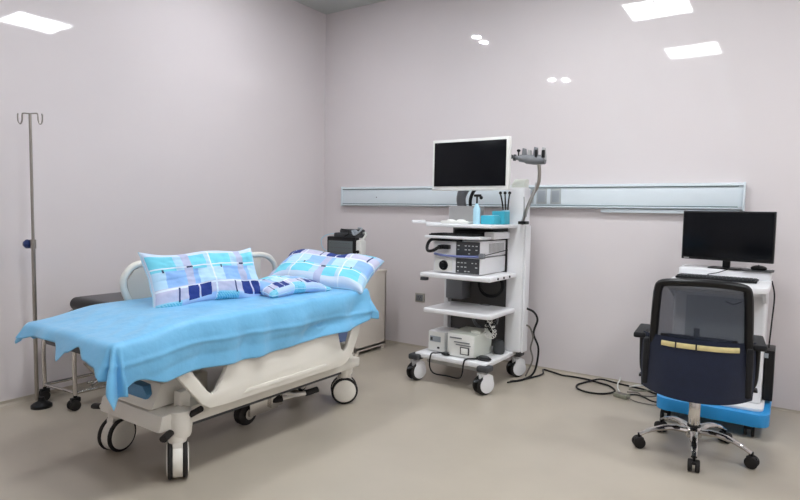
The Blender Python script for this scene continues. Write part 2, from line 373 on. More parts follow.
# ------------------------------------------------------------------ blue sheet
def build_sheet():
    x0, x1, y0, y1, z0 = BX0-.004, BX1+.006, BY0-.006, BY1+.012, BZ+.006
    def lerp_tab(tab, q):
        if q <= tab[0][0]: return tab[0][1]
        for (a, b), (c, d) in zip(tab, tab[1:]):
            if q <= c: k = (q-a)/(c-a); return b+(d-b)*k*k*(3-2*k)
        return tab[-1][1]
    NEAR = [(1.36, .235), (1.44, .20), (1.6, .262), (2.1, .275), (2.5, .262), (2.9, .255), (3.1, .225), (3.2, .20)]
    FOOT = [(-3.19, .10), (-3.08, .075), (-2.96, .07), (-2.87, .075), (-2.79, .155), (-2.72, .10), (-2.64, .06), (-2.56, .11), (-2.48, .13), (-2.43, .17)]
    NU, NV = 130, 190
    bm = bmesh.new(); V = []
    for i in range(NU+1):
        row = []
        for j in range(NV+1):
            v_ = j/NV
            dn = lerp_tab(NEAR, y0+(y1-y0)*max(0, (v_-.08)/.92))
            a0 = x0-.11; a1 = x1+dn
            xx = a0+(a1-a0)*i/NU
            ya = y0-lerp_tab(FOOT, xx)
            yy = ya+(y1+.01-ya)*v_
            ox = xx-x1 if xx > x1 else (xx-x0 if xx < x0 else 0)
            oy = yy-y1 if yy > y1 else (yy-y0 if yy < y0 else 0)
            cx = min(max(xx, x0), x1); cy = min(max(yy, y0), y1)
            d = math.hypot(ox, oy)
            p = Vector((cx, cy, z0))
            # gentle sag, wrinkles of the top
            n1 = noise.noise(Vector((cx*2.2, cy*1.6, .3))); n2 = noise.noise(Vector((cx*6+cy*2.5, cy*4.5-cx*2, 4.1)))
            n3 = noise.noise(Vector((cx*14+cy*10, cy*5, 9.1)))
            edge = min(1.0, min(x1-cx, cx-x0, cy-y0)/.06) if d == 0 else 0
            rise = .012*max(0, (cy-2.2))/1.0
            fs = max(0, (y0+.36-cy)/.36)
            p.z += rise-.048*fs*fs*(3-2*fs)+(.003+.012*max(0, n1)+.010*max(0, n2)+.004*n3)*(0.3+.7*max(edge, 0))
            if d > 0:
                ux, uy = ox/d, oy/d
                ang = math.atan2(uy, ux)
                rr = .022
                if d < rr*1.57: out = rr*math.sin(d/rr); dz = rr*(1-math.cos(d/rr))
                else: out = rr; dz = rr+(d-rr*1.57)
                s_ = xx if abs(oy) > abs(ox) else yy
                amp = min(1.0, d/.18)
                corner = (ox != 0 and oy != 0)
                rip = .014*math.sin(s_*21+1.5*math.sin(s_*6))+.010*noise.noise(Vector((s_*9, d*5, 2.2)))
                if corner: rip = .030*math.sin(ang*7+1.0)+.018
                bell = .10*d if not (ox > 0 and oy == 0) else .03*d+.020*math.sin(min(1, d/.2)*PI)
                out += amp*(rip+.012)+bell
                # at the far foot corner the stiff film stands off more
                if ox < 0 and oy < 0: out += .15*d; dz *= .85
                elif oy < 0 and ox <= 0: out += .25*d; dz *= .9
                if ox < 0 and oy == 0 and yy > 1.75: out = min(out, .018)
                p.x += ux*out; p.y += uy*out; p.z -= dz
                # a crease running along the near side
                if ox > 0:
                    p.x += .007*math.exp(-((d-.13-.03*(yy-2))/.010)**2)
                    hd = max(0, min(1, (yy-2.1)/.8))
                    p.x += hd*amp*(.022*math.sin(26*d+7*yy)+.014*noise.noise(Vector((yy*5+d*9, d*13, 6))))
                if d == 0 or ox > 0:
                    q = max(0, min(1, (yy-2.3)/.6))
                    p.z += q*.010*noise.noise(Vector(((xx+yy)*7, (xx-yy)*3.5, 8.2)))
                if ox > 0: p.x = max(p.x, XR+.008+.004*n2) if p.z < .66 and 1.6 < p.y < 3.15 else p.x
            row.append(bm.verts.new(p))
        V.append(row)
    for i in range(NU):
        for j in range(NV): bm.faces.new((V[i][j], V[i+1][j], V[i+1][j+1], V[i][j+1]))
    me = bpy.data.meshes.new('bed_sheet'); bm.to_mesh(me); bm.free(); me.materials.append(SHEET); me.shade_smooth()
    o = bpy.data.objects.new('bed_sheet', me); COL.objects.link(o)
    so = o.modifiers.new('t', 'SOLIDIFY'); so.thickness = .0015; so.offset = 1
    return o
tag(build_sheet(), 'light blue disposable sheet draped over the hospital bed, hanging down at the foot', 'sheet')

# ------------------------------------------------------------------ plaid pillows
def C(r, g, b): return (s2l(r), s2l(g), s2l(b))
def plaid(u, v):
    uu = (u*2) % 1.0
    base = C(196, 212, 240)
    if v > .90: base = C(206, 222, 244)
    elif v > .62: base = C(120, 214, 236) if (uu < .38 or .62 < uu < .92) else C(176, 214, 240)
    elif v > .34: base = C(146, 190, 244) if .2 < uu < .75 else C(186, 222, 246)
    elif v > .12: base = C(198, 200, 226)
    else: base = C(150, 214, 238) if uu < .4 else C(180, 206, 242)
    if .52 < uu < .66 and v > .3: base = C(182, 190, 222)
    if .30 < v < .335 or .665 < v < .69: base = C(226, 236, 250)
    if .985 < uu or uu < .012: base = C(226, 236, 250)
    if .09 < v < .32 and (.50 < uu < .69 or .72 < uu < .90): base = C(26, 54, 132)
    if .10 < v < .32 and .34 < uu < .375: base = C(40, 62, 112)
    if .66 < v < .69 and (.55 < uu < .66): base = C(40, 54, 92)
    if .60 < v < .66 and (.16 < uu < .185): base = C(48, 62, 100)
    if v < .10 and uu < .38 and int(u*90+v*40) % 2: base = C(90, 190, 220)
    return base
def pillow(name, L, W_, T, seed, label, group, mtx, wr=.012, flip=False, bend=0.0, u_off=0.0):
    NU, NV = 140, 90
    bm = bmesh.new(); lay = bm.loops.layers.float_color.new('weave')
    sides = []
    for s in (1, -1):
        G = []
        for i in range(NU+1):
            r = []
            for j in range(NV+1):
                u = 2*i/NU-1; v = 2*j/NV-1
                if s == -1 and (i in (0, NU) or j in (0, NV)): r.append(sides[0][i][j]); continue
                x = L/2*u*(1-.07*(1-v*v)); y = W_/2*v*(1-.16*(1-u*u))
                th = T/2*max(0, (1-u**4)*(1-v**4))**.42
                q = Vector((u*2.3+seed, v*2+seed*.7, s*1.7))
                rad = noise.noise(Vector((math.atan2(v, u)*4, seed, s*2)))*max(0, max(abs(u), abs(v))-.35)
                th += (wr*noise.noise(q*1.6)+wr*1.2*rad+.25*wr*noise.noise(q*4))*min(1, (1-max(abs(u), abs(v)))*5)
                z = s*th+.010*math.sin(u*3+seed)+.008*noise.noise(Vector((u*3, v*3, seed)))
                z += bend*(u*u)
                y += .010*math.sin(u*5+seed)*abs(v)
                r.append(bm.verts.new((x, y, z)))
            G.append(r)
        sides.append(G)
    for k, G in enumerate(sides):
        for i in range(NU):
            for j in range(NV):
                vs = (G[i][j], G[i+1][j], G[i+1][j+1], G[i][j+1])
                f_ = bm.faces.new(vs if k == 0 else vs[::-1])
                c = plaid(((i+.5)/NU+u_off) % 1.0, (j+.5)/NV if not flip else 1-(j+.5)/NV)
                for lp in f_.loops: lp[lay] = (*c, 1)
    me = bpy.data.meshes.new(name); bm.to_mesh(me); bm.free(); me.materials.append(PLAID); me.shade_smooth()
    o = bpy.data.objects.new(name, me); COL.objects.link(o); o.matrix_world = mtx
    # seam piping as a part
    P = []
    for u, v in [(2*i/24-1, -1) for i in range(24)]+[(1, 2*i/14-1) for i in range(14)]+[(1-2*i/24, 1) for i in range(24)]+[(-1, 1-2*i/14) for i in range(14)]:
        P.append((L/2*u*(1-.07*(1-v*v)), W_/2*v*(1-.16*(1-u*u))+.010*math.sin(u*5+seed)*abs(v), .010*math.sin(u*3+seed)+.008*noise.noise(Vector((u*3, v*3, seed)))+bend*u*u))
    cs = M().tube(P, .0028, 6, 1, closed=True).out('seam', PALEB, o)
    return tag(o, label, 'pillow', group)
PG = 'blue plaid pillows on the hospital bed'
# long axis along +Y, leaning back towards the far rail
def basis(xa, ya, loc):
    xa = Vector(xa).normalized(); ya = Vector(ya); ya = (ya-xa*ya.dot(xa)).normalized(); za = xa.cross(ya)
    return Matrix.Translation(loc) @ Matrix((xa, ya, za)).transposed().to_4x4()
pillow('pillow', .73, .37, .15, 1.3, 'blue plaid pillow standing upright against the far bed rail, navy squares low', PG,
       basis((.13, 1, .012), (-.50, .05, 1), (-2.86, 2.165, .965)), wr=.014)
pillow('pillow', .76, .46, .17, 4.1, 'blue plaid pillow lying flat at the head of the bed, the one nearest the cabinet', PG,
       basis((.92, .28, -.03), (-.25, .8, .36), (-2.77, 3.10, .955)), wr=.009, bend=-.03, flip=True, u_off=.25)
pillow('pillow', .48, .38, .09, 7.7, 'small flattened blue plaid pillow between the two big pillows', PG,
       basis((.12, 1, .0), (-1, .12, .08), (-2.73, 2.68, .882)), wr=.008, u_off=.1)

# ------------------------------------------------------------------ grey couch trolley behind the bed
tr = thing('couch_trolley', 'dark grey padded couch on chrome legs between the bed and the left wall', 'trolley', (-4.0, 2.7, 0))
M().box(-4.27, -3.70, 2.08, 3.75, .63, .725, .038, 4).out('cushion', VINYL, tr, True)
M().cyl((-4.25, 2.085, .678), (-3.72, 2.085, .678), .047, n=20, bev=.012).out('rolled_edge', BLACK, tr, True)
fr = M()
for y in (2.12, 3.68): fr.cyl((-4.25, y, .63), (-3.72, y, .63), .014)
for x in (-4.25, -3.72): fr.cyl((x, 2.1, .63), (x, 3.68, .63), .014)
fr.out('frame', BLACK, tr, True)
for x, y in ((-4.31, 1.89), (-3.945, 1.92), (-4.29, 3.6), (-3.93, 3.6)):
    M().tube([(x, y, .10), (x, y, .42), (x+.0, y+.05, .52), (x+.0, y+.18, .60), (x, y+.24, .64)], .015, 10, 4).out('leg', CHROME, tr, True)
    c = M().cyl((x, y-.0, .075), (x, y, .11), .012).box(x-.016, x+.016, y-.03, y+.03, .055, .085, .004).out('caster', BLACK, tr, True)
    for s in (-1, 1): M().cyl((x+s*.010, y-.01, .036), (x+s*.030, y-.01, .036), .036, n=18, bev=.005).out('wheel', RUBBER, c, True)
lr = M().cyl((-4.31, 1.89, .115), (-3.945, 1.92, .115), .010).cyl((-3.945, 1.92, .115), (-3.93, 3.6, .115), .012).cyl((-4.31, 1.89, .115), (-4.29, 3.6, .115), .012).cyl((-3.94, 2.0, .17), (-3.93, 3.6, .17), .010)
lr.out('lower_rail', CHROME, tr, True)
M().tube([(-3.93, 1.98, .32), (-3.91, 2.06, .22), (-3.87, 2.16, .14)], .016, 8, 4).tube([(-3.93, 2.02, .14), (-3.91, 2.1, .2), (-3.89, 2.1, .28)], .011, 8, 4).out('brace', CHROME, tr, True)

# ------------------------------------------------------------------ drip stand
iv = thing('drip_stand', 'tall thin steel drip stand with two hooks and a blue knob by the left wall', 'drip stand', (-4.21, 1.76, 0))
IX, IY = -4.20, 1.79
M().cyl((IX, IY, .05), (IX, IY, 1.12), .0125, n=14).out('pole', STEEL, iv, True)
M().cyl((IX, IY, 1.12), (IX, IY, 1.985), .009, n=12).out('inner_pole', STEEL, iv, True)
M().lathe([(.065, .0), (.065, .018), (.05, .03), (.022, .045), (.018, .07)], (IX+.02, IY+.02, 0), 24).out('base', BLACK, iv, True)
M().cyl((IX, IY, 1.09), (IX, IY, 1.15), .018, n=14).out('collar', STEEL, iv, True)
k = M().lathe([(.008, 0), (.028, .008), (.031, .030), (.020, .046), (.004, .05)], (0, 0, 0), 14)
bmesh.ops.transform(k.bm, matrix=Matrix.Translation((IX-.008, IY-.008, 1.12)) @ RZ(.6) @ RY(-PI/2), verts=k.bm.verts)
k.out('knob', NAVYK, iv, True)
ux, uy = .83, .56
for s in (-1, 1):
    pts = [(0, 1.985), (.045, 1.987), (.052, 1.975), (.054, 1.94), (.066, 1.918), (.080, 1.935), (.082, 1.975), (.078, 1.985)]
    M().tube([(IX+s*a*ux, IY+s*a*uy, z) for a, z in pts], .0045, 8, 5).out('hook', STEEL, iv, True)

# ------------------------------------------------------------------ bedside cabinet
cb = thing('bedside_cabinet', 'cream cabinet with a blue door beyond the head of the bed', 'cabinet', (-3.58, 4.44, 0))
CX0, CX1, CY0, CY1, CZ = -3.82, -3.345, 4.20, 4.68, .80
b_ = M()
b_.box(CX0, CX0+.02, CY0, CY1, .02, CZ-.02, .002).box(CX1-.02, CX1, CY0, CY1, .035, CZ-.02, .002).box(CX0, CX1, CY1-.015, CY1, .03, CZ-.02).box(CX0, CX1, CY0+.01, CY1, .05, .07)
b_.box(CX0, CX1, CY0, CY0+.02, .035, .085, .002)
b_.out('body', CABWH, cb, True)
M().box(CX0-.01, CX1+.008, CY0-.01, CY1+.005, CZ-.02, CZ, .005).out('top', CABWH, cb, True)
d = M().box(CX0+.022, CX1-.022, CY0-.004, CY0+.014, .09, .58, .003).out('door', CABBL, cb, True, label='blue door')
M().box(CX0+.06, CX0+.075, CY0-.022, CY0-.004, .3, .42, .003).out('handle', LGREY, d, True)
dr = M().box(CX0+.022, CX1-.022, CY0-.004, CY0+.014, .59, CZ-.03, .003).out('drawer', CABBL, cb, True)
M().box(CX0+.18, CX0+.3, CY0-.022, CY0-.004, .68, .69, .003).out('handle', LGREY, dr, True)
for x, y in ((CX0+.03, CY0+.03), (CX1-.03, CY0+.03), (CX0+.03, CY1-.03), (CX1-.03, CY1-.03)):
    M().box(x-.025, x+.025, y-.025, y+.025, 0, .04, .003).out('foot', CABWH, cb, True)
M().box(CX0+.03, CX1-.03, CY0+.04, CY1-.04, .022, .05).out('plinth_shadow_gap', BLACK, cb, True)

pm = thing('patient_monitor', 'small patient monitor with a dark grey screen and white side on the cabinet', 'monitor', (-3.64, 4.40, CZ))
M().box(-3.86, -3.50, 4.36, 4.44, CZ+.005, 1.125, .015).out('bezel', BLACK, pm, True)
M().box(-3.835, -3.525, 4.354, 4.362, CZ+.05, 1.085, .002).out('screen', SCREEN2, pm, True)
g = M()
for k_ in range(5): g.box(-3.82, -3.56+.02*(k_ % 2), 4.351, 4.355, CZ+.08+.045*k_, CZ+.083+.045*k_)
g.out('screen_traces', DGREY, pm, True, kind='stuff')
M().box(-3.498, -3.43, 4.37, 4.46, CZ+.003, 1.10, .02).box(-3.84, -3.48, 4.44, 4.50, CZ+.003, 1.09, .02).out('housing', PLASTIC, pm, True)
M().cyl((-3.465, 4.37, .985), (-3.465, 4.355, .985), .016, n=14).out('control_knob', BLACK, pm, True)
M().tube([(-3.45, 4.42, 1.10), (-3.43, 4.44, 1.15), (-3.47, 4.48, 1.17), (-3.52, 4.5, 1.15), (-3.52, 4.5, 1.09)], .010, 8, 5).out('handle', PLASTIC, pm, True)
M().tube([(-3.86, 4.40, .96), (-3.93, 4.38, 1.00), (-3.95, 4.38, 1.09), (-3.88, 4.40, 1.14), (-3.78, 4.42, 1.15)], .004, 6, 5).out('sensor_lead', PALEB, pm, True)
dv = thing('blood_pressure_unit', 'dark grey oblong device with a pale cuff lying on top of the patient monitor', 'medical device', (-3.65, 4.45, 1.115))
M().box(-3.78, -3.50, 4.37, 4.55, 1.117, 1.165, .018, rot=RZ(.1)).box(-3.72, -3.50, 4.39, 4.53, 1.16, 1.20, .016, rot=RZ(.1)).out('case', DGREY, dv, True)
M().sph((-3.53, 4.40, 1.175), .028, (1.2, .8, .9)).tube([(-3.56, 4.39, 1.19), (-3.52, 4.37, 1.15), (-3.48, 4.38, 1.17), (-3.46, 4.42, 1.21), (-3.52, 4.44, 1.215)], .009, 8, 4).out('cuff', LABEL, dv, True)
M().tube([(-3.66, 4.37, 1.15), (-3.62, 4.35, 1.135), (-3.58, 4.36, 1.155), (-3.60, 4.38, 1.19), (-3.7, 4.39, 1.2)], .006, 6, 4).out('hose', BLACK, dv, True)

# ------------------------------------------------------------------ endoscopy cart
ct = thing('endoscopy_cart', 'tall white wheeled equipment cart with four shelves in front of the back wall', 'cart', (-2.17, 4.22, 0))
AX0, AX1, AY0, AY1 = -2.50, -1.86, 3.92, 4.56
M().box(AX0, AX1, AY0, AY1, .195, .235, .012, 3).out('base_shelf', METW, ct, True)
M().box(AX0+.08, AX1-.08, AY0+.06, AY1-.05, .15, .195, .01).out('base_beam', LGREY, ct, True)
M().box(AX0+.06, AX1+.02, AY0+.02, AY1-.15, .57, .608, .012, 3).out('shelf', METW, ct, True)
sh = M().box(AX0+.045, AX1+.025, AY0-.02, AY1-.15, .862, .90, .012, 3).out('shelf', METW, ct, True)
kn = M()
for y in (4.04, 4.15, 4.26): kn.cyl((AX1+.025, y, .88), (AX1+.031, y, .88), .009, n=10)
kn.out('shelf_bolts', BLACK, sh, True, kind='stuff')
M().box(AX0+.05, AX0+.10, AY0-.02, AY0+.03, .835, .861, .004).out('shelf_bracket', DGREY, ct, True)
M().box(AX0+.08, AX1+.02, AY0-.0, AY1-.15, 1.268, 1.296, .010, 3).out('shelf', METW, ct, True)
M().box(-1.935, -1.795, 4.42, 4.56, .235, 1.60, .02, 3).out('column', METW, ct, True)
M().prism([(4.432, 1.55), (4.548, 1.55), (4.548, 1.67), (4.50, 1.67), (4.432, 1.62)], 'x', -1.92, -1.81, .01).out('column_cap', GREENW, ct, True)
M().box(-1.794, -1.775, 4.44, 4.54, .235, 1.29, .008, 3).out('cable_duct', METW, ct, True)
M().box(-2.535, -2.49, 4.44, 4.54, .235, .92, .01).out('column', METW, ct, True)
M().box(-2.49, -1.937, 4.50, 4.515, .24, 1.27).out('back_panel', PANELG, ct, True)
M().box(-2.46, -2.30, 4.34, 4.497, .64, .84, .008).out('rear_power_box', GREY, ct, True)
for k_, (x, y) in enumerate(((AX0+.01, AY0+.01), (AX1-.01, AY0+.01), (AX0+.01, AY1-.01), (AX1-.01, AY1-.01))):
    M().box(x-.05, x+.05, y-.05, y+.05, .178, .222, .014, 3).out('corner_bumper', DGREY, ct, True)
def cart_caster(x, y, a, first=[None]):
    if first[0] is None:
        h = M().cyl((0, 0, .15), (0, 0, .18), .022).prism([(-.035, .165), (.03, .165), (.066, .12), (.068, .06), (.045, .03), (-.01, .045), (-.03, .09)], 'x', -.020, .020, .008)
        c = h.out('caster', METW, ct)
        for s in (-1, 1):
            M().cyl((s*.022, -.004, .072), (s*.038, -.004, .072), .072, n=24, bev=.006).out('tyre', RUBBER, c)
            M().cyl((s*.036, .010, .078), (s*.044, .010, .078), .062, n=26, bev=.002).prism([(-.03, .10), (-.03, .155), (.02, .168), (.055, .15), (.066, .10)], 'x', s*.036, s*.0438).out('wheel_guard', METW, c)
        M().prism([(-.03, .10), (-.085, .098), (-.088, .108), (-.03, .12)], 'x', -.012, .012, .003).out('brake_lever', DGREY, c)
        first[0] = c
    else: c = copy_tree(first[0], ct)
    c.location = (x+2.17, y-4.22, 0); c.rotation_euler = (0, 0, a)
cart_caster(AX0+.005, AY0+.02, -.35)
cart_caster(AX1-.02, AY0+.01, -.50)
cart_caster(AX0+.02, AY1-.02, -.6)
cart_caster(AX1-.01, AY1-.02, -.6)
# monitor arm (curved grey cover on a pedestal) is part of the cart
M().box(-2.36, -2.13, 4.18, 4.38, 1.296, 1.44, .012).out('pedestal', LGREY, ct, True)
M().tube([(-2.29, 4.30, 1.40), (-2.30, 4.28, 1.50), (-2.26, 4.26, 1.58), (-2.16, 4.22, 1.66)], .055, 12, 6, flat=.6).out('monitor_arm', GREY, ct, True)
M().tube([(-2.21, 4.28, 1.42), (-2.20, 4.26, 1.50), (-2.15, 4.23, 1.57), (-2.08, 4.20, 1.60)], .014, 8, 6).out('arm_cable', BLACK, ct, True)
# small tray in front
M().box(-2.60, -2.42, 4.0, 4.2, 1.290, 1.302, .005).box(-2.61, -2.595, 4.0, 4.2, 1.295, 1.316, .003).out('side_tray', METW, ct, True)
# scope hanger: steel arm and clip head
M().tube([(-1.80, 4.40, 1.30), (-1.755, 4.36, 1.40), (-1.70, 4.35, 1.53), (-1.655, 4.35, 1.62), (-1.650, 4.35, 1.72), (-1.662, 4.35, 1.80)], .0135, 10, 6).out('hanger_arm', STEEL, ct, True)
hh = M().tube([(-1.86, 4.32, 1.835), (-1.78, 4.335, 1.82), (-1.70, 4.35, 1.81), (-1.61, 4.36, 1.81)], [.020, .034, .044, .046, .044], 12, 6, flat=.85).out('hanger_head', GREY, ct, True)
for k_, (x, hgt) in enumerate(((-1.78, .085), (-1.735, .07), (-1.685, .09), (-1.62, .085))):
    M().prism([(x-.018, 1.81), (x+.018, 1.81), (x+.010, 1.815+hgt), (x-.006, 1.82+hgt)], 'y', 4.325, 4.375, .004).out('clip', GREY if k_ % 2 == 0 else LGREY, hh, True)
M().sph((-1.875, 4.315, 1.838), .018).cyl((-1.82, 4.33, 1.84), (-1.82, 4.33, 1.88), .006).sph((-1.82, 4.33, 1.885), .016, (1, 1, .7)).out('clip_knob', BLACK, hh, True, kind='stuff')
M().box(-1.68, -1.66, 4.312, 4.325, 1.82, 1.885, .003).out('clip_pad', BLACK, hh, True)
M().box(-1.625, -1.60, 4.315, 4.328, 1.82, 1.88, .003).out('clip_pad', BLACK, hh, True)
M().cyl((-1.84, 4.33, 1.83), (-1.86, 4.325, 1.832), .026, n=12).out('clip_pad', DGREY, hh, True)
M().tube([(-1.74, 4.33, 1.36), (-1.72, 4.33, 1.46), (-1.68, 4.33, 1.56), (-1.665, 4.33, 1.63)], .006, 6, 5).tube([(-1.78, 4.36, 1.33), (-1.77, 4.36, 1.42), (-1.775, 4.36, 1.52)], .005, 6, 4).out('hanging_lead', LGREY, ct, True)
M().box(-1.80, -1.735, 4.31, 4.39, 1.30, 1.325, .006).out('arm_clamp', BLACK, ct, True)

em = thing('display_monitor', 'white-framed black medical monitor on top of the endoscopy cart', 'monitor', (-2.135, 4.13, 1.56))
M().box(-2.48, -1.80, 4.10, 4.15, 1.562, 1.972, .008, 3).box(-2.30, -1.97, 4.15, 4.20, 1.65, 1.90, .02).out('frame', PLASTIC, em, True)
M().box(-2.457, -1.822, 4.094, 4.104, 1.596, 1.950, .002).out('screen', SCREEN, em, True)
M().box(-2.20, -2.07, 4.17, 4.24, 1.60, 1.70, .008).out('mount_plate', GREY, em, True)
M().box(-2.45, -2.40, 4.092, 4.0985, 1.580, 1.585).out('brand_strip', LED, em, True)

# processor stack
def unit(name, label, z0, z1):
    t = thing(name, label, 'medical device', (-2.15, 4.15, z0))
    M().box(-2.365, -1.945, 3.965, 4.42, z0+.004, z1, .006).out('case', METW, t, True)
    M().box(-2.36, -1.95, 3.955, 3.967, z0+.008, z1-.004, .003).out('front_panel', METW, t, True)
    M().box(-2.155, -1.952, 3.950, 3.957, z0+.010, z1-.006, .002).out('control_panel', DGREY, t, True)
    b = M(); random.seed(int(z0*100))
    for r in range(3):
        for c_ in range(6):
            if random.random() < .6:
                x = -2.14+c_*.031; z = z0+.024+r*(z1-z0-.035)/3
                b.box(x, x+.012+.008*random.random(), 3.947, 3.951, z, z+.007)
    b.out('buttons', LED, t, True, kind='stuff')
    return t
lo = unit('light_source', 'lower white box of the processor stack, with a round black socket on its front', .902, 1.035)
M().lathe([(.038, 0), (.038, .01), (.02, .03), (.001, .032)], (0, 0, 0), 20)
k = M().lathe([(.040, 0), (.038, .012), (.022, .014), (.020, .034), (.001, .036)], (0, 0, 0), 20)
bmesh.ops.transform(k.bm, matrix=Matrix.Translation((-2.265, 3.955, .965)) @ RX(PI/2), verts=k.bm.verts); k.out('round_socket', BLACK, lo, True)
M().box(-2.345, -2.19, 3.952, 3.956, .918, 1.02, .001).out('socket_field', PLASTIC, lo, True)
hi = unit('video_processor', 'upper white box of the processor stack, black plug on its front and vented side', 1.040, 1.165)
v_ = M()
for y in range(12): v_.box(-1.9455, -1.943, 4.10+y*.024, 4.114+y*.024, 1.07, 1.145)
v_.out('side_vents', LGREY, hi, True, kind='stuff')
M().cyl((-2.28, 3.957, 1.11), (-2.28, 3.90, 1.11), .018, n=14).box(-2.285, -2.205, 3.915, 3.957, 1.095, 1.13, .006).out('plug', BLACK, hi, True)
M().tube([(-2.28, 3.90, 1.11), (-2.33, 3.88, 1.08), (-2.385, 3.90, 1.08), (-2.40, 3.92, 1.12), (-2.37, 3.93, 1.165), (-2.28, 3.93, 1.17), (-2.1, 3.94, 1.172)], .013, 8, 6).out('plug_cable', BLACK, hi, True)
tb = M().tube([(-2.34, 3.93, 1.055), (-2.25, 3.925, 1.045), (-2.12, 3.93, 1.043), (-2.0, 3.935, 1.047), (-1.93, 3.94, 1.05)], .009, 8, 5).out('scope_tube', TUBEB)
tag(tb, 'thin blue-grey endoscope tube lying across the front of the processor stack', 'tube')
M().box(-1.945, -1.905, 3.92, 3.96, 1.035, 1.075, .004).out('tube_end', GREY, tb)
M().cyl((-1.91, 3.945, 1.06), (-1.91, 4.38, 1.085), .004, n=8).out('thin_lead', BLACK, tb)
# keyboard on the stack
kb = thing('keyboard', 'black-keyed keyboard in a white tray on top of the processor stack', 'keyboard', (-2.15, 4.05, 1.168))
M().box(-2.42, -1.93, 3.90, 4.20, 1.178, 1.200, .008).box(-1.99, -1.90, 4.1, 4.4, 1.178, 1.235, .01).out('tray', METW, kb, True)
M().box(-2.395, -2.0, 3.93, 4.18, 1.199, 1.212, .004).out('case', BLACK, kb, True)
kk = M()
for r in range(5):
    for c_ in range(14): kk.box(-2.385+c_*.027, -2.363+c_*.027, 3.945+r*.045, 3.98+r*.045, 1.211, 1.217)
kk.out('keys', KEYS, kb, True, kind='stuff')
M().tube([(-2.1, 4.2, 1.20), (-2.0, 4.3, 1.235), (-1.95, 4.35, 1.22)], .012, 8, 4).box(-2.33, -1.95, 4.22, 4.40, 1.17, 1.25, .02).out('cable_bundle', BLACK, kb, True)

# bottle, gel boxes and film on the top shelf
bt = thing('pump_bottle', 'clear pale pump bottle with black nozzle on the top shelf of the cart', 'bottle', (-2.02, 4.02, 1.296))
M().lathe([(.001, 0), (.026, .0), (.028, .01), (.028, .12), (.014, .145), (.012, .16), (.001, .16)], (-2.02, 4.02, 1.297), 18).out('body', PALEB, bt, True)
M().cyl((-2.02, 4.02, 1.455), (-2.02, 4.02, 1.515), .007).box(-2.045, -1.985, 4.01, 4.03, 1.508, 1.528, .006).sph((-1.985, 4.02, 1.502), .014).out('pump', BLACK, bt, True)
def carton(x0, x1, y0, y1, z0, z1, m, label, rz=0):
    t = thing('carton', label, 'box', ((x0+x1)/2, (y0+y1)/2, z0), 0, 'blue cartons on the cart')
    M().box(x0, x1, y0, y1, z0, z1, .003, rot=RZ(rz)).out('box', m, t, True)
    M().box(x0+.01, x1-.01, y0+.01, y1-.01, z1-.001, z1+.003, .001, rot=RZ(rz)).out('flap', PALEB, t, True)
carton(-1.99, -1.875, 4.03, 4.15, 1.297, 1.365, TEAL, 'teal carton lying flat on the cart beside the pump bottle')
carton(-1.965, -1.86, 4.17, 4.30, 1.297, 1.40, TEAL, 'taller teal carton standing behind the flat one, against the cart column', .1)
ph = thing('probe_holder', 'cluster of black forceps handles standing behind the teal cartons', 'instrument holder', (-1.93, 4.36, 1.296))
M().lathe([(.03, 0), (.034, .01), (.034, .11), (.03, .115), (.001, .115)], (-1.93, 4.36, 1.297), 16).out('cup', PALEB, ph, True)
for k_ in range(3):
    x = -1.95+.02*k_
    M().tube([(x, 4.36, 1.40), (x+.008*(k_-1), 4.35, 1.48), (x+.02*(k_-1), 4.34, 1.545)], .006, 6, 4).sph((x+.02*(k_-1), 4.34, 1.55), .013).out('handle', BLACK, ph, True)
wp = M().box(-2.33, -2.08, 4.0, 4.14, 1.297, 1.318, .008).sph((-2.25, 4.03, 1.318), .03, (1.3, 1, .4)).sph((-2.17, 4.05, 1.32), .028, (1.4, 1, .4)).out('folded_cloth', PLASTIC)
tag(wp, 'folded white cloth lying on the top shelf below the cart monitor', 'cloth')

# coiled tubes and cables on the cart
def coil(c, r, n, wobble, rad, ax='y'):
    P = []
    for i in range(n*18):
        a = 2*PI*i/18; rr = r*(1+wobble*math.sin(i*.37))
        P.append((c[0]+rr*math.cos(a), c[1]-.012*math.sin(i*.21)-.002*i/18, c[2]+rr*.92*math.sin(a)))
    return M().tube(P, rad, 6, 2)
o = coil((-2.075, 4.42, .775), .105, 5, .09, .010).out('coiled_hose', BLACK)
tag(o, 'coil of black hose hanging behind the empty middle shelf of the cart', 'hose')
M().cyl((-2.06, 4.50, .86), (-2.06, 4.38, .86), .008).out('hook', LGREY, o)
o = coil((-2.10, 4.38, .50), .11, 4, .08, .009).out('coiled_hose', GREY)
tag(o, 'coil of grey ribbed hose hanging below the middle shelf of the cart', 'hose')
M().cyl((-2.14, 4.50, .575), (-2.14, 4.38, .575), .008).out('hook', LGREY, o)
P = []
for i in range(14*10):
    s_ = i/139; a = i*2*PI/10
    base = Vector((-1.915+.05*math.sin(s_*PI*2), 4.05+.10*s_, .57-.16*math.sin(s_*PI)))
    P.append(base+Vector((.014*math.cos(a), .004*math.cos(a), .014*math.sin(a))))
o = M().tube(P, .0035, 5, 1).out('spiral_cord', PLASTIC)
tag(o, 'white spiral cord looping down from the front right corner of the middle shelf', 'cord')
P = []
for i in range(12*10):
    s_ = i/119; a = i*2*PI/10
    base = Vector((-1.955+.04*math.sin(s_*PI), 4.08+.16*s_, .575-.13*math.sin(s_*PI)))
    P.append(base+Vector((.018*math.cos(a), .004*math.cos(a), .018*math.sin(a))))
o = M().tube(P, .004, 5, 1).out('spiral_cord', BLACK)
tag(o, 'black spiral cord bunched beside the white one under the middle shelf', 'cord')

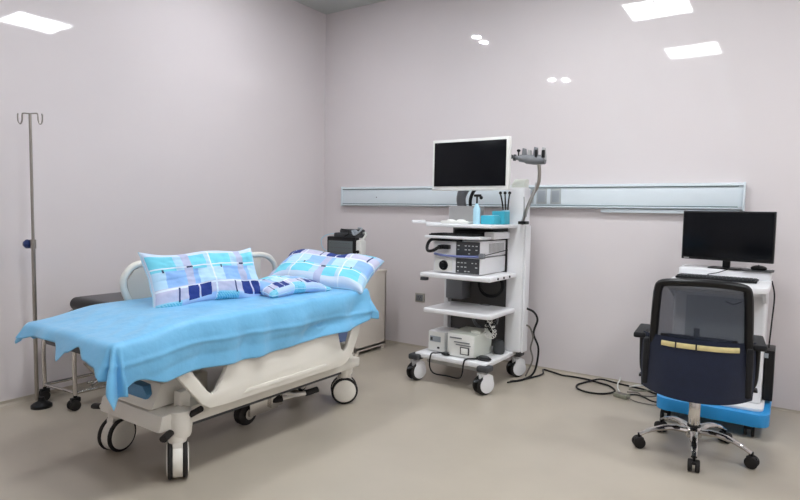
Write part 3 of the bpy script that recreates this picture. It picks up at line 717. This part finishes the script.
def small_box(x0, x1, y0, y1, z1, m, label):
    t = thing('power_unit', label, 'medical device', ((x0+x1)/2, (y0+y1)/2, .235))
    M().box(x0, x1, y0+.005, y1, .239, z1, .006).out('case', m, t, True)
    M().box(x0+.004, x1-.004, y0-.002, y0+.006, .243, z1-.004, .002).out('front_panel', PLASTIC, t, True)
    return t
p1 = small_box(-2.44, -2.28, 4.03, 4.26, .405, METW, 'small white unit with a grey display at the left of the cart base')
M().box(-2.42, -2.32, 4.025, 4.029, .32, .365, .001).out('display', LABEL, p1, True)
M().box(-2.35, -2.33, 4.024, 4.029, .265, .28).out('switch', DGREY, p1, True)
M().box(-2.415, -2.395, 4.022, 4.026, .33, .355).out('display_mark', DGREY, p1, True)
p2 = small_box(-2.23, -1.99, 3.98, 4.30, .425, GREENW, 'larger cream unit with printed front beside the small one on the cart base')
M().box(-2.205, -2.10, 3.973, 3.979, .385, .395).box(-2.165, -2.03, 3.973, 3.979, .355, .363).box(-2.15, -2.02, 3.973, 3.979, .335, .342).out('printed_lines', GREY, p2, True, kind='stuff')
M().box(-2.11, -2.03, 3.970, 3.979, .265, .325, .002).out('socket_panel', DGREY, p2, True)
M().box(-2.10, -2.04, 3.968, 3.972, .272, .318, .002).out('switch', PLASTIC, p2, True)
p2b = M().cyl((-2.03, 4.08, .427), (-2.03, 4.08, .448), .038, n=22, bev=.004).cyl((-2.03, 4.08, .448), (-2.03, 4.08, .452), .016).out('tape_roll', GREENW)
tag(p2b, 'flat pale roll of tape lying on top of the larger unit on the cart base', 'tape roll')
jar = M().lathe([(.001, 0), (.04, 0), (.048, .02), (.045, .08), (.03, .11), (.001, .112)], (-1.925, 4.30, .236), 20).out('round_jar', DGREY)
tag(jar, 'dark round jar on the cart base behind the larger unit', 'jar')
for x, y, sx, lb in ((-2.235, 3.965, .035, 'black foot switch lying at the front middle edge of the cart base'), (-1.93, 4.03, .06, 'black oval foot switch at the front right of the cart base')):
    t = thing('foot_switch', lb, 'foot switch', (x, y, .235))
    M().sph((x, y, .247), sx, (1.1, .75, .25)).out('base', BLACK, t, True)
    M().sph((x+.005, y-.005, .262), sx*.7, (1.1, .7, .28)).out('pedal', DGREY, t, True)
o = M().tube([(-2.24, 3.96, .26), (-2.30, 3.93, .255), (-2.335, 3.905, .245), (-2.34, 3.895, .15), (-2.30, 3.90, .095), (-2.2, 3.93, .085), (-2.09, 3.91, .09), (-2.045, 3.892, .13), (-2.035, 3.895, .22), (-2.03, 3.93, .246), (-1.97, 4.0, .247)], .006, 7, 6).out('foot_switch_cable', BLACK)
tag(o, 'thin black cable looping below the front edge of the cart base', 'cable')

# cables from the cart to the wall and over the floor
o = M().tube([(-1.775, 4.50, .60), (-1.73, 4.54, .57), (-1.71, 4.58, .50), (-1.74, 4.58, .38), (-1.70, 4.60, .25), (-1.73, 4.6, .05), (-1.77, 4.45, .010), (-1.83, 4.34, .010)], .009, 8, 6).out('power_cable', BLACK)
tag(o, 'black power cable hanging from the right side of the endoscopy cart', 'cable')
o = M().tube([(-1.775, 4.5, .46), (-1.75, 4.52, .44), (-1.725, 4.53, .36), (-1.75, 4.55, .26), (-1.73, 4.55, .16), (-1.78, 4.53, .02)], .007, 8, 6).out('power_cable', CABLEG)
tag(o, 'grey cable hanging beside the black one on the right side of the endoscopy cart', 'cable')
o = M().tube([(-1.84, 4.30, .009), (-1.74, 4.55, .009), (-1.70, 4.72, .009), (-1.745, 4.86, .009), (-1.66, 4.84, .009), (-1.55, 4.79, .009), (-1.48, 4.80, .009), (-1.34, 4.80, .009), (-1.24, 4.76, .010), (-1.14, 4.72, .010), (-1.07, 4.60, .009), (-1.13, 4.48, .009), (-1.24, 4.45, .009), (-1.33, 4.50, .009), (-1.36, 4.60, .009), (-1.32, 4.73, .009), (-1.24, 4.82, .024), (-1.12, 4.84, .010), (-1.0, 4.82, .009), (-.90, 4.80, .009), (-.80, 4.74, .009), (-.70, 4.70, .009)], .0075, 8, 6).out('floor_cable', BLACK)
tag(o, 'long black cable with one loop lying on the floor along the back wall', 'cable')
M().tube([(-1.10, WB-.02, .05), (-1.10, WB-.03, .03), (-1.10, 4.82, .012), (-1.07, 4.70, .008), (-1.03, 4.60, .008)], .006, 7, 5).out('white_lead', PLASTIC, None)
tag(bpy.data.objects['white_lead'], 'short white lead rising from the floor to the back wall by the adapter', 'cable')
random.seed(5)
for i, (mt, lb) in enumerate(((BLACK, 'thin black lead'), (CABLEG, 'thin grey lead'), (DUSTY, 'thin dusty green-grey lead'), (PLASTIC, 'thin white lead'))):
    x, y = -1.0+.03*random.random(), 4.57+.06*i
    P = [(x, y, .008+.006*i)]
    for j in range(1, 7): P.append((x+.055*j+.02*random.random(), y+.05*math.sin(j*1.3+i*1.7), .009+.012*i))
    o = M().tube(P, .0055, 6, 5).out('loose_lead', mt)
    tag(o, lb+' in the tangle on the floor beside the power adapter', 'cable', 'tangled leads behind the adapter')
ad = thing('power_adapter', 'dusty grey power adapter lying on the floor left of the computer cart', 'adapter', (-1.0, 4.50, 0))
M().box(-1.05, -.94, 4.47, 4.535, .002, .032, .008, 3, rot=RZ(-.3)).out('brick', DUSTY, ad, True)
M().box(-1.03, -.96, 4.48, 4.525, .031, .034, .001, rot=RZ(-.3)).out('label_plate', CABLEG, ad, True)
M().tube([(-.95, 4.47, .02), (-.88, 4.44, .01), (-.78, 4.44, .008), (-.69, 4.46, .008)], .0045, 6, 5).out('lead', CABLEG, ad, True)

# ------------------------------------------------------------------ computer cart at the right
wc = thing('computer_cart', 'white computer cart on a bright blue base behind the office chair', 'cart', (-.38, 4.5, 0))
def rr_poly(x0, x1, y0, y1, r, n=5):
    P = []
    for cx, cy, a in ((x1-r, y1-r, 0), (x0+r, y1-r, 90), (x0+r, y0+r, 180), (x1-r, y0+r, 270)):
        for i in range(n+1):
            an = math.radians(a+90*i/n); P.append((cx+r*math.cos(an), cy+r*math.sin(an)))
    return P
M().prism(rr_poly(-.70, -.045, 4.13, 4.84, .08), 'z', .082, .165, .008).out('base', BLUEP, wc, True, label='bright blue base')
M().prism(rr_poly(-.665, -.08, 4.19, 4.80, .06), 'z', .165, .185, .006).out('base_top', METW, wc, True)
M().box(-.64, -.10, 4.30, 4.79, .186, .90, .02, 3).out('body', METW, wc, True)
M().box(-.56, -.20, 4.293, 4.303, .35, .86, .004).out('door', SOCKG, wc, True)
pl = M().prism(rr_poly(-.665, -.085, 4.04, 4.84, .07), 'z', .925, .962, .010)
pl.prism([(4.12, .90), (4.8, .90), (4.8, .935), (4.09, .935)], 'x', -.645, -.105, .004)
pl.out('desk_top', METW, wc, True)
M().box(-.655, -.09, 4.56, 4.84, .96, 1.022, .012, 3).out('monitor_shelf', METW, wc, True)
M().prism([(4.06, .93), (4.4, .93), (4.45, .80), (4.42, .80)], 'x', -.12, -.10, .004).prism([(4.06, .93), (4.4, .93), (4.45, .80), (4.42, .80)], 'x', -.65, -.63, .004).out('support_arm', METW, wc, True)
for x, y in ((-.64, 4.22), (-.15, 4.22), (-.64, 4.74), (-.15, 4.74)):
    c = M().cyl((x, y, .06), (x, y, .09), .016).box(x-.016, x+.016, y-.03, y+.02, .045, .075, .005).out('caster', BLACK, wc, True)
    for s in (-1, 1): M().cyl((x+s*.012, y-.01, .032), (x+s*.03, y-.01, .032), .032, n=16, bev=.004).out('wheel', RUBBER, c, True)
M().tube([(-.30, 4.31, .90), (-.34, 4.30, .85), (-.28, 4.29, .82), (-.22, 4.3, .86), (-.26, 4.31, .91)], .004, 6, 6).out('cable', BLACK, wc, True)
M().tube([(-.085, 4.62, .96), (-.065, 4.6, .86), (-.07, 4.55, .7), (-.078, 4.52, .52)], .005, 6, 6).out('side_cable', BLACK, wc, True)

cp = thing('mini_computer', 'slim black computer box hung upright on the right side of the computer cart', 'computer', (-.10, 4.55, .17))
M().box(-.098, -.04, 4.42, 4.64, .186, .52, .006).out('case', BLACK, cp, True)
M().box(-.11, -.075, 4.415, 4.422, .47, .50, .001).out('label_plate', LABEL, cp, True)

cm = thing('computer_monitor', 'black flat computer monitor standing on the computer cart', 'monitor', (-.355, 4.66, 1.022), math.radians(-9))
M().box(-.288, .288, -.075, -.045, .058, .405, .005).out('frame', BLACK, cm)
M().box(-.279, .279, -.078, -.073, .078, .395, .001).out('screen', SCREEN, cm)
M().box(-.15, .15, -.046, -.015, .10, .30, .01).out('rear_housing', BLACK, cm)
M().box(-.024, .024, -.042, -.02, .008, .16, .004).out('stand_neck', BLACK, cm)
M().prism(rr_poly(-.11, .11, -.10, .05, .03), 'z', .001, .009, .002).out('stand_foot', BLACK, cm)
M().box(-.27, -.235, -.0775, -.0745, .064, .070).out('brand_strip', LGREY, cm)

k2 = thing('keyboard', 'black keyboard lying on the white desk of the computer cart', 'keyboard', (-.40, 4.37, .965), math.radians(-3))
M().box(-.235, .245, -.07, .075, .001, .016, .005, rot=RX(.03)).out('case', BLACK, k2)
kk = M()
for r in range(5):
    for c_ in range(20): kk.box(-.225+c_*.0232, -.206+c_*.0232, -.062+r*.026, -.041+r*.026, .015, .0225)
kk.out('keys', KEYS, k2, kind='stuff')
o = M().tube([(-.42, 4.45, .975), (-.46, 4.50, .985), (-.40, 4.54, 1.0), (-.34, 4.56, 1.028), (-.36, 4.62, 1.03)], .003, 6, 6).out('thin_cable', BLACK)
tag(o, 'thin black cable lying on the desk between keyboard and computer monitor', 'cable')
mo = thing('mouse', 'black computer mouse on a thin dark pad right of the monitor stand', 'mouse', (-.155, 4.62, 1.026))
M().sph((-.165, 4.62, 1.040), .05, (1.0, .72, .42)).out('shell', BLACK, mo, True)
M().cyl((-.165, 4.592, 1.056), (-.165, 4.604, 1.060), .006).out('scroll_wheel', DGREY, mo, True)
mp = M().prism(rr_poly(-.26, -.075, 4.54, 4.72, .02), 'z', 1.0225, 1.027).out('mouse_pad', DGREY)
tag(mp, 'thin dark mouse pad under the black mouse', 'mouse pad')

# ------------------------------------------------------------------ office chair
CYAW = math.radians(5)
ch = thing('office_chair', 'navy and black office chair with mesh back and chrome star base, seen from behind', 'chair', (-.41, 3.72, 0), CYAW)
M().lathe([(.035, .085), (.045, .095), (.045, .14), (.032, .155)], n=20).out('hub', CHROME, ch)
M().cyl((0, 0, .15), (0, 0, .30), .031, n=20, bev=.003).cyl((0, 0, .30), (0, 0, .42), .016, n=16).out('gas_lift', CHROME, ch)
M().cyl((0, 0, .15), (0, 0, .162), .036, n=20).out('lift_collar', BLACK, ch)
proto = None
for k_ in range(5):
    a = math.radians(206+72*k_)-CYAW
    if proto is None:
        lg = M().tube([(.03, 0, .125), (.13, 0, .135), (.23, 0, .115), (.302, 0, .080)], [.026, .023, .02, .016], 10, 6, flat=.7).out('leg', CHROME, ch)
        cs = M().cyl((.305, 0, .055), (.305, 0, .09), .008).box(.277, .333, -.012, .012, .045, .062, .006).out('caster', BLACK, lg)
        for s in (-1, 1): M().cyl((.305, s*.007, .034), (.305, s*.030, .034), .034, n=18, bev=.006).out('caster', RUBBER, lg)
        proto = lg
    else: lg = copy_tree(proto, ch)
    lg.rotation_euler = (0, 0, a)
M().box(-.12, .12, -.12, .12, .40, .43, .01).box(-.03, .03, -.30, 0, .405, .425, .006).out('seat_mechanism', BLACK, ch)
M().prism(rr_poly(-.25, .25, -.27, .24, .08), 'z', .435, .51, .022).out('seat', NAVYF, ch)
# curved back frame
def backpt(u, z, w_=.224):      # u in -1..1, gentle curve towards the sitter at the sides
    y = -.335-.05*(z-.65)/.4*1.0+.045*u*u
    return Vector((u*w_+.012, y, z))
lp = [backpt(-1.02, .56), backpt(-1.02, .66), backpt(-1.0, .78), backpt(-.97, .92), backpt(-.94, .99), backpt(-.86, 1.022), backpt(-.5, 1.035), backpt(0, 1.04),
      backpt(.5, 1.035), backpt(.86, 1.022), backpt(.94, .99), backpt(.97, .92), backpt(1.0, .78), backpt(1.02, .66), backpt(1.02, .56)]
M().tube(lp, .023, 10, 5, flat=.9).out('back_frame', BLACK, ch)
mm = M(); G = []
for i in range(13):
    G.append([mm.bm.verts.new(backpt(-.96+1.92*i/12, .64+(.39)*j/8)) for j in range(9)])
for i in range(12):
    for j in range(8): mm.bm.faces.new((G[i][j], G[i+1][j], G[i+1][j+1], G[i][j+1]))
o = mm.out('back_mesh', MESHF, ch)
sd = o.modifiers.new('s', 'SOLIDIFY'); sd.thickness = .002
M().box(-.18, .19, -.325, -.30, .715, .745, .008).box(-.018, .012, -.32, -.305, .735, .79, .004).out('lumbar_bar', BLACK, ch)
# lower padded cover: curved shell with side wings
def shell(z, u):
    w_ = .268+.008*math.sin((z-.43)*9)
    y = -.395+.03*(z-.38)/.3+.10*abs(u)**3.2-.035*math.cos((z-.40)*5)*(1-u*u)
    return Vector((u*w_, y, z-.022*(1-u*u)*(1 if z < .55 else .2)))
mm = M(); NU, NZ = 24, 12; F_ = []; B_ = []
for i in range(NU+1):
    u = -1+2*i/NU
    F_.append([mm.bm.verts.new(shell(.435+.30*j/NZ, u)) for j in range(NZ+1)])
    B_.append([mm.bm.verts.new(shell(.445+.28*j/NZ, u*.97)+Vector((0, .05, 0))) for j in range(NZ+1)])
for i in range(NU):
    for j in range(NZ):
        mm.bm.faces.new((F_[i][j], F_[i+1][j], F_[i+1][j+1], F_[i][j+1])); mm.bm.faces.new((B_[i][j], B_[i][j+1], B_[i+1][j+1], B_[i+1][j]))
    mm.bm.faces.new((F_[i][0], B_[i][0], B_[i+1][0], F_[i+1][0])); mm.bm.faces.new((F_[i][NZ], F_[i+1][NZ], B_[i+1][NZ], B_[i][NZ]))
for j in range(NZ):
    mm.bm.faces.new((F_[0][j], F_[0][j+1], B_[0][j+1], B_[0][j])); mm.bm.faces.new((F_[NU][j], B_[NU][j], B_[NU][j+1], F_[NU][j+1]))
cov = mm.out('back_cover', NAVYF, ch)
for s in (-1, 1):
    mm = M()
    mm.box(s*.247-.016, s*.247+.016, -.335, -.20, .45, .71, .014, 3)
    mm.out('side_pad', BLKF, cov)
# yellow tag strip following the cover
pts = [shell(.700, u)+Vector((0, -.006, 0)) for u in (-.62, -.4, -.2, 0, .2, .4, .62, .72)]
yt = M().tube(pts, .0045, 10, 4, flat=3.2)
yt.out('yellow_strip', YELLOW, ch, label='yellow paper strip')
for u in (-.36, .0): M().cyl(shell(.682, u)+Vector((0, -.012, 0)), shell(.718, u)+Vector((0, -.012, 0)), .004, n=6).out('strip_tie', BLACK, ch)
for s in (-1, 1):
    ar = M().tube([(s*.27, -.10, .45), (s*.285, -.10, .50), (s*.288, -.12, .64), (s*.288, -.13, .70)], .016, 8, 5).box(s*.27-.03, s*.27+.03, -.13, -.07, .435, .45, .004).out('armrest', BLACK, ch)
    M().box(s*.288-.032, s*.288+.032, -.30, .02, .698, .728, .012, 3).out('arm_pad', BLKF, ar)
